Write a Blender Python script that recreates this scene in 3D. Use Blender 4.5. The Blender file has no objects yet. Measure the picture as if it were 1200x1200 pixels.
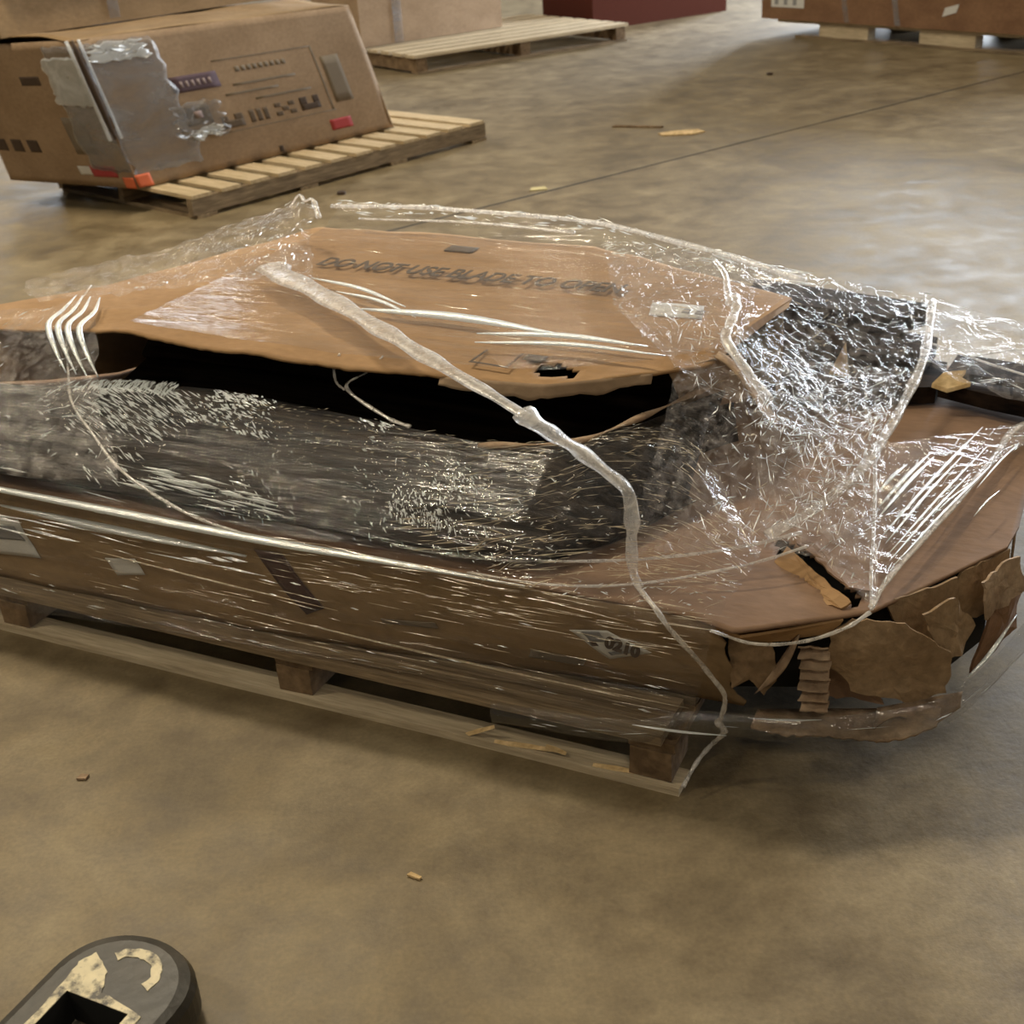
import bpy, math, random
from mathutils import Vector, Matrix, noise
random.seed(7)
S = bpy.context.scene
COL = S.collection
R = math.radians

# ------------------------------------------------------------------ camera
cam_d = bpy.data.cameras.new('camera')
cam_d.sensor_width = 36.0
cam_d.lens = 45.0
cam_d.clip_start = 0.02
cam_d.dof.use_dof = True
cam_d.dof.focus_distance = 2.35
cam_d.dof.aperture_fstop = 7.0
cam = bpy.data.objects.new('camera', cam_d)
COL.objects.link(cam)
_p, _r = R(27.0), R(-4.0)
_f = Vector((0, math.cos(_p), -math.sin(_p)))
_rt = Vector((1, 0, 0)); _up = _rt.cross(_f)
_X = _rt * math.cos(_r) + _up * math.sin(_r)
_Y = -_rt * math.sin(_r) + _up * math.cos(_r)
_m = Matrix((_X, _Y, -_f)).transposed().to_4x4()
_m.translation = Vector((0, 0, 1.5))
cam.matrix_world = _m
S.camera = cam

# ------------------------------------------------------------------ view, world
S.view_settings.view_transform = 'Standard'
S.view_settings.look = 'None'
S.view_settings.gamma = 1.0
S.view_settings.use_curve_mapping = False
S.view_settings.exposure = -0.02
S.cycles.transparent_max_bounces = 12
S.cycles.use_adaptive_sampling = True
S.cycles.adaptive_threshold = 0.03
S.cycles.max_bounces = 5
S.cycles.diffuse_bounces = 3
S.cycles.glossy_bounces = 3
S.cycles.sample_clamp_indirect = 4.0
W = bpy.data.worlds.new('world'); S.world = W; W.use_nodes = True
W.node_tree.nodes['Background'].inputs[0].default_value = (0.75, 0.85, 1.0, 1)
W.node_tree.nodes['Background'].inputs[1].default_value = 1.0

def area(name, loc, size, sizey, power, color, target=None, rot=None):
    d = bpy.data.lights.new(name, 'AREA'); d.shape = 'RECTANGLE'
    d.size = size; d.size_y = sizey; d.energy = power; d.color = color
    o = bpy.data.objects.new(name, d); COL.objects.link(o); o.location = loc
    if target is not None:
        o.rotation_euler = (Vector(target) - Vector(loc)).to_track_quat('-Z', 'Y').to_euler()
    elif rot: o.rotation_euler = rot
    return o
# daylight entering through the two open dock doors of the far wall
DOORS = ((6.4, 11.4), (-7.5, -3.9))
area('daylight_dock_door', (8.9, 20.9, 2.8), 4.8, 5.2, 4200, (0.86, 0.93, 1.0), rot=(R(-90), 0, 0))
area('daylight_dock_door', (-5.7, 20.9, 2.8), 3.4, 5.2, 350, (0.86, 0.93, 1.0), rot=(R(-90), 0, 0))
area('daylight_dock_door', (13.9, 15.5, 2.8), 4.8, 5.2, 4600, (0.86, 0.93, 1.0), rot=(R(90), 0, R(90)))
LAMP_W, LAMP_C = 160, (1.0, 0.87, 0.65)
LAMPS = [(-6, 1.6, 1.15), (-1.8, 4.9, 1.8), (7, 1.2, .5), (-6, 8, 1), (-3.5, 10.5, .5), (6.0, 6.0, 1.0), (-6, 14, 1), (0.6, 17, .4), (7, 15, .4), (-6, -4.5, .6), (0.4, -3.4, .5), (7, -4.5, .3)]

# ------------------------------------------------------------------ materials
def mat(name):
    m = bpy.data.materials.new(name); m.use_nodes = True
    nt = m.node_tree; nt.nodes.clear()
    return m, nt, nt.nodes, nt.links
def nd(N, t, **kw):
    n = N.new(t)
    for k, v in kw.items():
        if k in n.inputs: n.inputs[k].default_value = v
        else: setattr(n, k, v)
    return n
def ramp(N, stops):
    n = N.new('ShaderNodeValToRGB'); cr = n.color_ramp
    while len(cr.elements) < len(stops): cr.elements.new(0.5)
    for e, (p, c) in zip(cr.elements, stops):
        e.position = p; e.color = c if len(c) == 4 else (*c, 1)
    return n
def coords(N, L, scale=(1, 1, 1), rot=(0, 0, 0), kind='Object'):
    tc = N.new('ShaderNodeTexCoord'); mp = N.new('ShaderNodeMapping')
    mp.inputs['Scale'].default_value = scale; mp.inputs['Rotation'].default_value = rot
    L.new(tc.outputs[kind], mp.inputs[0]); return mp

def m_noise(name, c0, c1, scale=(8, 8, 8), rough=0.8, detail=5, bump=0.15, bscale=60, spec=0.3, lo=.35, hi=.65, fine=.25):
    m, nt, N, L = mat(name)
    mp = coords(N, L, scale)
    n1 = nd(N, 'ShaderNodeTexNoise', Scale=1.0, Detail=detail, Roughness=0.6); L.new(mp.outputs[0], n1.inputs['Vector'])
    rp = ramp(N, [(lo, c0), (hi, c1)]); L.new(n1.outputs[0], rp.inputs[0])
    mp2 = coords(N, L, (bscale * scale[0] / max(scale), bscale * scale[1] / max(scale), bscale * scale[2] / max(scale)))
    n2 = nd(N, 'ShaderNodeTexNoise', Scale=1.0, Detail=3.0); L.new(mp2.outputs[0], n2.inputs['Vector'])
    rp2 = ramp(N, [(0.3, (1 - fine,) * 3), (0.7, (1.0,) * 3)]); L.new(n2.outputs[0], rp2.inputs[0])
    mx = nd(N, 'ShaderNodeMix', data_type='RGBA', blend_type='MULTIPLY'); mx.inputs[0].default_value = 1.0
    L.new(rp.outputs[0], mx.inputs[6]); L.new(rp2.outputs[0], mx.inputs[7])
    b = nd(N, 'ShaderNodeBsdfPrincipled', Roughness=rough); b.inputs['Specular IOR Level'].default_value = spec
    L.new(mx.outputs[2], b.inputs['Base Color'])
    bp = nd(N, 'ShaderNodeBump', Strength=bump, Distance=0.01); L.new(n2.outputs[0], bp.inputs['Height']); L.new(bp.outputs[0], b.inputs['Normal'])
    o = N.new('ShaderNodeOutputMaterial'); L.new(b.outputs[0], o.inputs[0])
    return m
def m_plain(name, c, rough=0.7, metal=0.0, spec=0.4):
    m, nt, N, L = mat(name)
    n1 = nd(N, 'ShaderNodeTexNoise', Scale=45.0, Detail=3.0)
    rp = ramp(N, [(0.3, tuple(x * .82 for x in c)), (0.7, c)]); L.new(n1.outputs[0], rp.inputs[0])
    b = nd(N, 'ShaderNodeBsdfPrincipled', Roughness=rough, Metallic=metal); b.inputs['Specular IOR Level'].default_value = spec
    L.new(rp.outputs[0], b.inputs['Base Color'])
    o = N.new('ShaderNodeOutputMaterial'); L.new(b.outputs[0], o.inputs[0])
    return m
def m_film(name, haze, gloss, rough, scale=(6, 60, 60), bump=0.5, tint=(0.97, 0.97, 0.97), white=(0.85, 0.86, 0.9), vary=0.5, gl_e=0.45):
    """clear stretch film: see-through, with a glossy skin, milky where it overlaps itself"""
    m, nt, N, L = mat(name)
    mp = coords(N, L, scale)
    n1 = nd(N, 'ShaderNodeTexNoise', Scale=1.0, Detail=4.0, Roughness=0.65, Distortion=0.6); L.new(mp.outputs[0], n1.inputs['Vector'])
    bp = nd(N, 'ShaderNodeBump', Strength=bump, Distance=0.02); L.new(n1.outputs[0], bp.inputs['Height'])
    tr = nd(N, 'ShaderNodeBsdfTransparent', Color=(*tint, 1))
    gl = nd(N, 'ShaderNodeBsdfGlossy', Roughness=rough, Color=(1, 1, 1, 1)); L.new(bp.outputs[0], gl.inputs['Normal'])
    df = nd(N, 'ShaderNodeBsdfDiffuse', Color=(*white, 1)); tl = nd(N, 'ShaderNodeBsdfTranslucent', Color=(*white, 1))
    dt = nd(N, 'ShaderNodeMixShader', Fac=0.45); L.new(df.outputs[0], dt.inputs[1]); L.new(tl.outputs[0], dt.inputs[2])
    # milky haze follows the overlaps of the film
    mr = nd(N, 'ShaderNodeMapRange'); mr.inputs[1].default_value = 0.42; mr.inputs[2].default_value = 0.75
    mr.inputs[3].default_value = haze * (1 - vary); mr.inputs[4].default_value = haze * (1 + 1.6 * vary)
    L.new(n1.outputs[0], mr.inputs[0])
    s1 = N.new('ShaderNodeMixShader'); L.new(mr.outputs[0], s1.inputs[0]); L.new(tr.outputs[0], s1.inputs[1]); L.new(dt.outputs[0], s1.inputs[2])
    lw = nd(N, 'ShaderNodeLayerWeight', Blend=0.5); L.new(bp.outputs[0], lw.inputs['Normal'])
    pw = nd(N, 'ShaderNodeMath', operation='POWER'); L.new(lw.outputs['Facing'], pw.inputs[0]); pw.inputs[1].default_value = 4.0
    ml = nd(N, 'ShaderNodeMath', operation='MULTIPLY_ADD'); L.new(pw.outputs[0], ml.inputs[0]); ml.inputs[1].default_value = gl_e; ml.inputs[2].default_value = 0.035 + gloss; ml.use_clamp = True
    s2 = N.new('ShaderNodeMixShader'); L.new(ml.outputs[0], s2.inputs[0]); L.new(s1.outputs[0], s2.inputs[1]); L.new(gl.outputs[0], s2.inputs[2])
    o = N.new('ShaderNodeOutputMaterial'); L.new(s2.outputs[0], o.inputs[0])
    return m

def m_floor():
    m, nt, N, L = mat('concrete_floor')
    mp = coords(N, L, (1, 1, 1))
    a = nd(N, 'ShaderNodeTexNoise', Scale=2.1, Detail=8.0, Roughness=0.66, Distortion=0.5); L.new(mp.outputs[0], a.inputs['Vector'])
    ra = ramp(N, [(0.28, (0.125, 0.092, 0.047)), (0.48, (0.205, 0.155, 0.085)), (0.72, (0.30, 0.24, 0.145))]); L.new(a.outputs[0], ra.inputs[0])
    bn = nd(N, 'ShaderNodeTexNoise', Scale=7.0, Detail=6.0, Roughness=0.7); L.new(mp.outputs[0], bn.inputs['Vector'])
    rb = ramp(N, [(0.36, (0.68, 0.65, 0.60)), (0.62, (1.10, 1.10, 1.08))]); L.new(bn.outputs[0], rb.inputs[0])
    cn = nd(N, 'ShaderNodeTexNoise', Scale=120.0, Detail=3.0); L.new(mp.outputs[0], cn.inputs['Vector'])
    rc = ramp(N, [(0.3, (0.86, 0.86, 0.86)), (0.7, (1.06, 1.06, 1.06))]); L.new(cn.outputs[0], rc.inputs[0])
    m1 = nd(N, 'ShaderNodeMix', data_type='RGBA', blend_type='MULTIPLY'); m1.inputs[0].default_value = 1; L.new(ra.outputs[0], m1.inputs[6]); L.new(rb.outputs[0], m1.inputs[7])
    m2 = nd(N, 'ShaderNodeMix', data_type='RGBA', blend_type='MULTIPLY'); m2.inputs[0].default_value = 1; L.new(m1.outputs[2], m2.inputs[6]); L.new(rc.outputs[0], m2.inputs[7])
    b = nd(N, 'ShaderNodeBsdfPrincipled'); b.inputs['Specular IOR Level'].default_value = 0.5
    L.new(m2.outputs[2], b.inputs['Base Color'])
    rr = ramp(N, [(0.3, (0.46,) * 3), (0.7, (0.68,) * 3)]); L.new(bn.outputs[0], rr.inputs[0]); L.new(rr.outputs[0], b.inputs['Roughness'])
    bp = nd(N, 'ShaderNodeBump', Strength=0.12, Distance=0.02); L.new(bn.outputs[0], bp.inputs['Height']); L.new(bp.outputs[0], b.inputs['Normal'])
    o = N.new('ShaderNodeOutputMaterial'); L.new(b.outputs[0], o.inputs[0])
    return m

M = {}
M['floor'] = m_floor()
M['joint'] = m_plain('joint_filler', (0.05, 0.042, 0.034), 0.9)
M['wall'] = m_plain('painted_block', (0.16, 0.15, 0.135), 0.85)
M['ceil'] = m_plain('ceiling_deck', (0.10, 0.097, 0.09), 0.9)
M['steel'] = m_plain('grey_steel', (0.25, 0.25, 0.25), 0.5, 0.6)
M['lampwhite'] = m_plain('lamp_white', (0.7, 0.7, 0.68), 0.5)
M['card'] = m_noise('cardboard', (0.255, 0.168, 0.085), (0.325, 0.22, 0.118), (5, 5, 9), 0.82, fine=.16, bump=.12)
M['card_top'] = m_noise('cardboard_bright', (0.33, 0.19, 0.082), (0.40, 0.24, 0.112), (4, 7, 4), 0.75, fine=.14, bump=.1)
M['card_red'] = m_noise('cardboard_reddish', (0.20, 0.118, 0.068), (0.26, 0.157, 0.095), (3, 6, 4), 0.75, fine=.16, bump=.1)
M['card_torn'] = m_noise('cardboard_torn', (0.27, 0.175, 0.095), (0.38, 0.26, 0.15), (12, 12, 12), 0.9, fine=.3, bump=.4)
M['card_pale'] = m_noise('cardboard_torn_pale', (0.30, 0.20, 0.125), (0.50, 0.36, 0.24), (20, 20, 20), 0.9, fine=.3, bump=.35)
M['card_grey'] = m_noise('cardboard_dull', (0.30, 0.205, 0.125), (0.37, 0.26, 0.165), (4, 4, 6), 0.85, fine=.16, bump=.12)
M['card_dark'] = m_noise('cardboard_far', (0.20, 0.105, 0.055), (0.27, 0.15, 0.08), (4, 4, 6), 0.8, fine=.2)
M['wood_x'] = m_noise('pallet_wood_x', (0.19, 0.135, 0.08), (0.35, 0.26, 0.16), (3, 40, 40), 0.85, fine=.35, bump=.3, bscale=160)
M['wood_y'] = m_noise('pallet_wood_y', (0.20, 0.14, 0.08), (0.37, 0.275, 0.165), (40, 3, 40), 0.85, fine=.35, bump=.3, bscale=160)
M['wood_old'] = m_noise('pallet_wood_brown', (0.15, 0.095, 0.05), (0.27, 0.18, 0.10), (14, 14, 14), 0.88, fine=.35, bump=.3)
M['wood_pale'] = m_noise('pallet_wood_pale', (0.48, 0.36, 0.20), (0.66, 0.52, 0.33), (40, 3, 40), 0.8, fine=.2, bump=.2, bscale=160)
M['wood_palex'] = m_noise('pallet_wood_pale_x', (0.48, 0.38, 0.25), (0.66, 0.55, 0.38), (3, 40, 40), 0.8, fine=.2, bump=.2, bscale=160)
M['splinter'] = m_noise('splintered_wood', (0.62, 0.42, 0.19), (0.78, 0.58, 0.32), (30, 30, 30), 0.8, fine=.3)
M['pad'] = m_noise('dark_padding', (0.012, 0.010, 0.009), (0.062, 0.047, 0.034), (5, 45, 45), 0.75, fine=.5, bump=.5, bscale=120, spec=.2)
M['darkwood'] = m_noise('dark_laminate', (0.006, 0.005, 0.005), (0.034, 0.021, 0.014), (2.5, 34, 34), 0.85, fine=.3, bump=.1, spec=.1)
M['black'] = m_plain('black_shade', (0.008, 0.007, 0.006), 0.8)  # stands in for the shade inside the torn carton
M['paper'] = m_plain('white_label', (0.66, 0.65, 0.62), 0.6)
M['greypaper'] = m_plain('grey_label_block', (0.27, 0.27, 0.28), 0.6)
M['ink'] = m_plain('black_ink', (0.07, 0.045, 0.03), 0.8)
M['ink2'] = m_plain('faded_ink', (0.12, 0.085, 0.055), 0.8)
M['inkgrey'] = m_plain('grey_print', (0.20, 0.16, 0.115), 0.8)
M['purple'] = m_plain('purple_print', (0.115, 0.075, 0.095), 0.8)
M['purple_l'] = m_plain('purple_print_light', (0.30, 0.23, 0.22), 0.8)
M['red'] = m_plain('red_sticker', (0.42, 0.05, 0.055), 0.6)
M['orange'] = m_plain('orange_tape', (0.75, 0.17, 0.07), 0.6)
M['stain'] = m_plain('dark_stain', (0.07, 0.035, 0.03), 0.7)
M['tape'] = m_film('clear_tape', 0.30, 0.0, 0.3, (3, 3, 8), 0.15, (0.97, 0.97, 0.97), (0.50, 0.50, 0.53), 0.6)
M['tape_w'] = m_film('shiny_tape', 0.62, 0.02, 0.3, (6, 6, 6), 0.15, (0.97, 0.97, 0.97), (0.85, 0.88, 0.9), 0.3)
M['film_x'] = m_film('film_along', 0.022, 0.0, 0.14, (2.2, 45, 60), 0.45, vary=.9)
M['film_top'] = m_film('film_top', 0.022, 0.0, 0.12, (2.5, 26, 26), 0.35, vary=0.9)
M['film_c'] = m_film('film_crumpled', 0.13, -0.018, 0.15, (42, 30, 42), 0.3, white=(0.84, 0.77, 0.73), vary=.9, gl_e=.22)
M['film_b'] = m_film('film_band', 0.07, 0.05, 0.12, (8, 40, 40), 0.5, (0.86, 0.86, 0.86), (0.6, 0.6, 0.58))
M['rope'] = m_film('film_twisted', 0.5, 0.03, 0.25, (30, 30, 30), 0.2, white=(0.82, 0.77, 0.70), vary=.5)
M['fold'] = m_film('film_glint', 0.95, 0.3, 0.3, (40, 40, 40), 0.3, white=(0.95, 1.0, 1.0), vary=.05)  # near-white colour puts the film's cool glints into the material
M['glint_w'] = m_film('film_glint_warm', 0.7, 0.2, 0.22, (40, 40, 40), 0.3, white=(0.95, 0.80, 0.55), vary=.25)  # warm tint paints the golden glints on the film
M['fork'] = m_noise('dark_painted_steel', (0.022, 0.02, 0.015), (0.06, 0.05, 0.036), (10, 10, 10), 0.42, fine=.3, bump=.1, spec=.5)
M['worn'] = m_noise('worn_steel_glint', (0.06, 0.05, 0.035), (0.76, 0.66, 0.42), (38, 38, 38), 0.4, fine=.2, bump=.1, spec=.5, lo=.36, hi=.52)  # worn steel, its yellowish lamp glint mixed into the colour
M['rubber'] = m_plain('black_rubber', (0.012, 0.012, 0.012), 0.7)

# ------------------------------------------------------------------ mesh helpers
class MB:
    def __init__(s): s.v = []; s.f = []
    def add(s, vs, fs):
        k = len(s.v); s.v += [tuple(p) for p in vs]; s.f += [tuple(i + k for i in f) for f in fs]; return s
    def box(s, x0, x1, y0, y1, z0, z1, j=0.0):
        r = lambda: random.uniform(-j, j)
        vs = [(x + r(), y + r(), z + (r() if 0 else 0)) for z in (z0, z1) for y in (y0, y1) for x in (x0, x1)]
        return s.hexa(vs)
    def hexa(s, vs):
        return s.add(vs, [(0, 2, 3, 1), (4, 5, 7, 6), (0, 1, 5, 4), (1, 3, 7, 5), (3, 2, 6, 7), (2, 0, 4, 6)])
    def grid(s, fn, nu, nv, skip=None):
        vs = [fn(i / nu, j / nv) for j in range(nv + 1) for i in range(nu + 1)]
        fs = []
        for j in range(nv):
            for i in range(nu):
                if skip and skip((i + .5) / nu, (j + .5) / nv): continue
                a = j * (nu + 1) + i; fs.append((a, a + 1, a + nu + 2, a + nu + 1))
        return s.add(vs, fs)
    def tube(s, path, rad, n=8, flat=1.0):
        P = [Vector(p) for p in path]; vs = []; m = len(P)
        for i, p in enumerate(P):
            t = (P[min(i + 1, m - 1)] - P[max(i - 1, 0)]).normalized()
            a = t.cross(Vector((0, 0, 1)))
            if a.length < 1e-3: a = Vector((1, 0, 0))
            a.normalize(); b = a.cross(t)
            r = rad(i / (m - 1)) if callable(rad) else rad
            for k in range(n):
                an = 2 * math.pi * k / n
                vs.append(p + a * math.cos(an) * r + b * math.sin(an) * r * flat)
        fs = [(i * n + k, i * n + (k + 1) % n, (i + 1) * n + (k + 1) % n, (i + 1) * n + k) for i in range(m - 1) for k in range(n)]
        fs += [tuple(range(n))[::-1], tuple((m - 1) * n + k for k in range(n))]
        return s.add(vs, fs)
    def prism(s, poly, off):
        n = len(poly); o = Vector(off)
        vs = [Vector(p) for p in poly] + [Vector(p) + o for p in poly]
        return s.add(vs, [tuple(range(n))[::-1], tuple(range(n, 2 * n))] + [(i, (i + 1) % n, n + (i + 1) % n, n + i) for i in range(n)])
    def build(s, name, m, parent=None, smooth=False, solid=0.0, loc=None, rz=0.0):
        me = bpy.data.meshes.new(name); me.from_pydata(s.v, [], s.f); me.update()
        me.materials.append(m)
        if smooth: me.polygons.foreach_set('use_smooth', [True] * len(me.polygons))
        o = bpy.data.objects.new(name, me); COL.objects.link(o)
        if parent: o.parent = parent
        if loc: o.location = loc
        o.rotation_euler[2] = rz
        if solid:
            md = o.modifiers.new('thickness', 'SOLIDIFY'); md.thickness = solid; md.offset = -1.0
        return o
def tag(o, label=None, cat=None, group=None, kind=None):
    for k, v in (('label', label), ('category', cat), ('group', group), ('kind', kind)):
        if v: o[k] = v
    return o
def empty(name, loc, rz=0.0, **kw):
    o = bpy.data.objects.new(name, None); COL.objects.link(o); o.location = loc; o.rotation_euler = (0, 0, rz)
    o.empty_display_size = 0.1
    return tag(o, **kw)
def lerp(a, b, t): return a + (b - a) * t
def interp(x, pts):
    if x <= pts[0][0]: return pts[0][1]
    for (x0, y0), (x1, y1) in zip(pts, pts[1:]):
        if x <= x1:
            t = (x - x0) / (x1 - x0); return y0 + (y1 - y0) * t
    return pts[-1][1]
def smooth_path(pts, n=8):
    P = [Vector(p) for p in pts]; P = [P[0] * 2 - P[1]] + P + [P[-1] * 2 - P[-2]]; out = []
    for i in range(1, len(P) - 2):
        for k in range(n):
            t = k / n
            a, b, c, d = P[i - 1], P[i], P[i + 1], P[i + 2]
            out.append(0.5 * ((2 * b) + (c - a) * t + (2 * a - 5 * b + 4 * c - d) * t * t + (3 * b - a - 3 * c + d) * t ** 3))
    out.append(P[-2]); return out
def nz(p, s, seed=0.0): return noise.noise(Vector(p) * s + Vector((seed, seed * .7, -seed)))
def text(name, body, size, m, parent, mw, extr=0.0006, width=None):
    cu = bpy.data.curves.new(name, 'FONT'); cu.body = body; cu.size = size; cu.extrude = extr
    cu.align_x = 'CENTER'; cu.align_y = 'CENTER'; cu.offset = 0.002
    cu.materials.append(m)
    tmp = bpy.data.objects.new(name, cu); COL.objects.link(tmp)
    me = bpy.data.meshes.new_from_object(tmp.evaluated_get(bpy.context.evaluated_depsgraph_get()))
    bpy.data.objects.remove(tmp)
    if not me.materials: me.materials.append(m)
    o = bpy.data.objects.new(name, me); COL.objects.link(o); o.parent = parent
    o.matrix_local = mw
    return o

# ------------------------------------------------------------------ the warehouse shell
def struct(o, label, cat): return tag(o, label, cat, kind='structure')
fl = MB().box(-14, 14, -9, 21, -0.2, 0).build('floor', M['floor']); struct(fl, 'worn stained concrete warehouse floor', 'floor')
# saw-cut control joint: a shallow dark strip across the slab
def jn(x0, y0, x1, y1, w):
    d = Vector((x1 - x0, y1 - y0, 0)); n = Vector((-d.y, d.x, 0)).normalized() * w / 2
    pl, pr = [], []
    for i in range(41):
        p = Vector((x0, y0, 0)) + d * (i / 40); k = 1 + 0.5 * nz(p, 3.1, 2)
        pl.append(p + n * k); pr.append(p - n * k)
    vs = [Vector((q.x, q.y, z)) for q in pl + pr for z in (-0.01, 0.0006)]
    mb = MB(); k = len(pl)
    for i in range(k - 1):
        a, b = i, i + 1; c, e = k + i, k + i + 1
        mb.add([vs[2 * a], vs[2 * a + 1], vs[2 * b], vs[2 * b + 1], vs[2 * c], vs[2 * c + 1], vs[2 * e], vs[2 * e + 1]],
               [(1, 5, 7, 3)])
    return mb
jn(-3.4, 3.73, 8.0, 12.16, 0.022).build('floor_joint', M['joint'], fl)
wb = MB()
xs = [-14, DOORS[1][0], DOORS[1][1], DOORS[0][0], DOORS[0][1], 14]
for i in (0, 2, 4): wb.box(xs[i], xs[i + 1], 21, 21.25, 0, 7)
for d0, d1 in DOORS: wb.box(d0, d1, 21, 21.25, 5.5, 7)
struct(wb.build('wall_back', M['wall']), 'pale block wall with two open dock doors', 'wall')
struct(MB().box(-14.25, -14, -9, 21, 0, 7).build('wall_left', M['wall']), 'pale block side wall of the warehouse on the left', 'wall')
wr = MB().box(14, 14.25, -9, 13, 0, 7); wr.box(14, 14.25, 18, 21, 0, 7); wr.box(14, 14.25, 13, 18, 5.5, 7)
struct(wr.build('wall_right', M['wall']), 'pale block side wall with one open dock door on the right', 'wall')
struct(MB().box(-14, 14, -9.25, -9, 0, 7).build('wall_front', M['wall']), 'pale block wall behind the viewer', 'wall')
struct(MB().box(-14, 14, -9, 21, 7, 7.2).build('ceiling', M['ceil']), 'grey metal deck ceiling of the warehouse', 'ceiling')
for i, (d0, d1) in enumerate(DOORS):
    t = MB(); t.box(d0 - .12, d0, 20.92, 21, 0, 5.62); t.box(d1, d1 + .12, 20.92, 21, 0, 5.62); t.box(d0, d1, 20.92, 21, 5.5, 5.62)
    struct(t.build('trim_%d' % (i + 1), M['steel']), 'steel frame around the ' + ('right' if i == 0 else 'left') + ' dock door opening', 'door frame')
for i, (x, y, lp) in enumerate(LAMPS):
    e = empty('high_bay_lamp', (x, y, 6.2), label='white high-bay lamp hanging under the warehouse ceiling', cat='lamp', group='high-bay ceiling lamps')
    MB().box(-.62, .62, -.3, .3, 0.02, .1).build('housing', M['lampwhite'], e)
    for sx in (-.5, .5): MB().tube([(sx, 0, .1), (sx, 0, .8)], .006, 5).build('hanger', M['steel'], e)
    l = area('lamp_light', (0, 0, 0), 1.15, 0.5, LAMP_W * lp, LAMP_C, rot=(0, 0, 0)); l.parent = e

# ------------------------------------------------------------------ pallets
def board(root, name, x0, x1, y0, y1, z0, z1, m, j=0.004, warp=0.003):
    """one plank with slightly uneven edges, four segments along its length"""
    mb = MB(); n = 5; along_x = (x1 - x0) > (y1 - y0); sd = random.uniform(0, 50); rings = []
    for i in range(n + 1):
        t = i / n; a = j * nz((t * 2, sd, 0), 1.7); b = j * nz((t * 2, sd, 5), 1.7); w = warp * nz((t, sd, 9), 1.5)
        if along_x:
            x = lerp(x0, x1, t); rings.append([(x, y0 + a, z0 + w), (x, y1 + b, z0 + w), (x, y1 + b, z1 + w), (x, y0 + a, z1 + w)])
        else:
            y = lerp(y0, y1, t); rings.append([(x1 + a, y, z0 + w), (x0 + b, y, z0 + w), (x0 + b, y, z1 + w), (x1 + a, y, z1 + w)])
    vs = [p for r in rings for p in r]
    fs = [(i * 4 + k, i * 4 + (k + 1) % 4, (i + 1) * 4 + (k + 1) % 4, (i + 1) * 4 + k) for i in range(n) for k in range(4)]
    fs += [(3, 2, 1, 0), (n * 4, n * 4 + 1, n * 4 + 2, n * 4 + 3)]
    return mb.add(vs, fs).build(name, m, root)

MAIN_RZ = R(-27.0213)
MAIN = Vector((0.2601, 1.7911, 0))
pal = empty('wooden_pallet', MAIN, MAIN_RZ, label='long weathered wooden pallet under the film-wrapped torn cartons', cat='pallet', group='wooden pallets')
PX0 = -2.42
for k in range(9):
    y0 = 0.0 + k * 0.138
    board(pal, 'deck_board', PX0, -0.012 - (0.02 if k == 0 else random.uniform(0, .02)), y0, y0 + (0.125 if k == 0 else 0.1), 0.098, 0.117, M['wood_x'])
for x in (-0.098, -0.86, -1.62, -2.40):
    board(pal, 'stringer_board', x, x + 0.09, 0.012, 1.2, 0.079, 0.097, M['wood_old'])
    for y in (0.008, 0.55, 1.1):
        MB().box(x + .004, x + 0.082, y, y + 0.1, 0.019, 0.079, 0.002).build('block', M['wood_old'], pal)
for y in (0.0, 0.55, 1.1):
    board(pal, 'bottom_board', PX0, 0.002, y, y + (0.055 if y == 0 else 0.1), 0.0, 0.018, M['wood_palex'] if y == 0 else M['wood_x'], j=.008)
# split strip and splinters on the front bottom board
for (x, l, zz, an) in ((-.30, .13, .022, 3), (-.40, .08, .03, 28), (-.12, .09, .02, 2), (-.24, .04, .030, -12)):
    m_ = MB().prism([(-l / 2, -.004, 0), (l / 2, -.001, 0), (l / 2, .004, .004), (0, .006, .007), (-l / 2, .004, .006)], (0, .004, .004)).build('splinter', M['splinter'], pal)
    m_.location = (x, .006, zz - .003); m_.rotation_euler = (0, R(-an), R(4)); m_.scale = (1, .6, .55)

# ------------------------------------------------------------------ lower carton on the pallet
ZB, ZT = 0.119, 0.338
lb = empty('cardboard_carton', MAIN, MAIN_RZ, label='long low brown carton on the pallet with a crushed and torn corner', cat='carton')
def lbf(x, t):      # front panel of the lower carton
    yb = 0.045 + 0.095 * max(0, min(1, (x + .95) / 1.0)); yt = 0.058
    p = (x, 0, t)
    y = lerp(yb, yt, t) - 0.012 * math.sin(math.pi * t) + 0.01 * nz(p, 2.3, 3) + 0.004 * nz(p, 9, 1)
    return (x, y, lerp(ZB, ZT, t) + 0.004 * nz(p, 2, 8))
def rag(t): return 0.075 + 0.02 * nz((t * 9, 0, 0), 1.0, 4) + 0.012 * nz((t * 31, 0, 0), 1.0, 2)
MB().grid(lambda s, t: lbf(lerp(-2.36, rag(t) - .02 * t, s), t), 90, 14).build('front_panel', M['card'], lb, True, 0.005)
TOP = [(-2.36, .058), (.085, .035), (.28, .17), (.47, .47), (.43, 1.15), (.25, 1.34), (-2.36, 1.34)]
def front_edge(x): return interp(x, [(-2.36, .058), (0, .056), (.085, .035), (.28, .17), (.40, .36), (.47, .47), (.48, .62)])
def back_edge(x): return interp(x, [(-2.36, 1.34), (.25, 1.34), (.43, 1.15), (.48, .66)])
def lbt(s, t):
    x = lerp(-2.36, .475, s ** .8 if s < 1 else 1); y = lerp(front_edge(x), back_edge(x), t)
    z = ZT + 0.004 + 0.006 * nz((x, y, 0), 2.5, 6) + 0.02 * math.exp(-((x - .3) ** 2 + (y - .8) ** 2) / .06)
    return (x, y, z)
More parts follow.
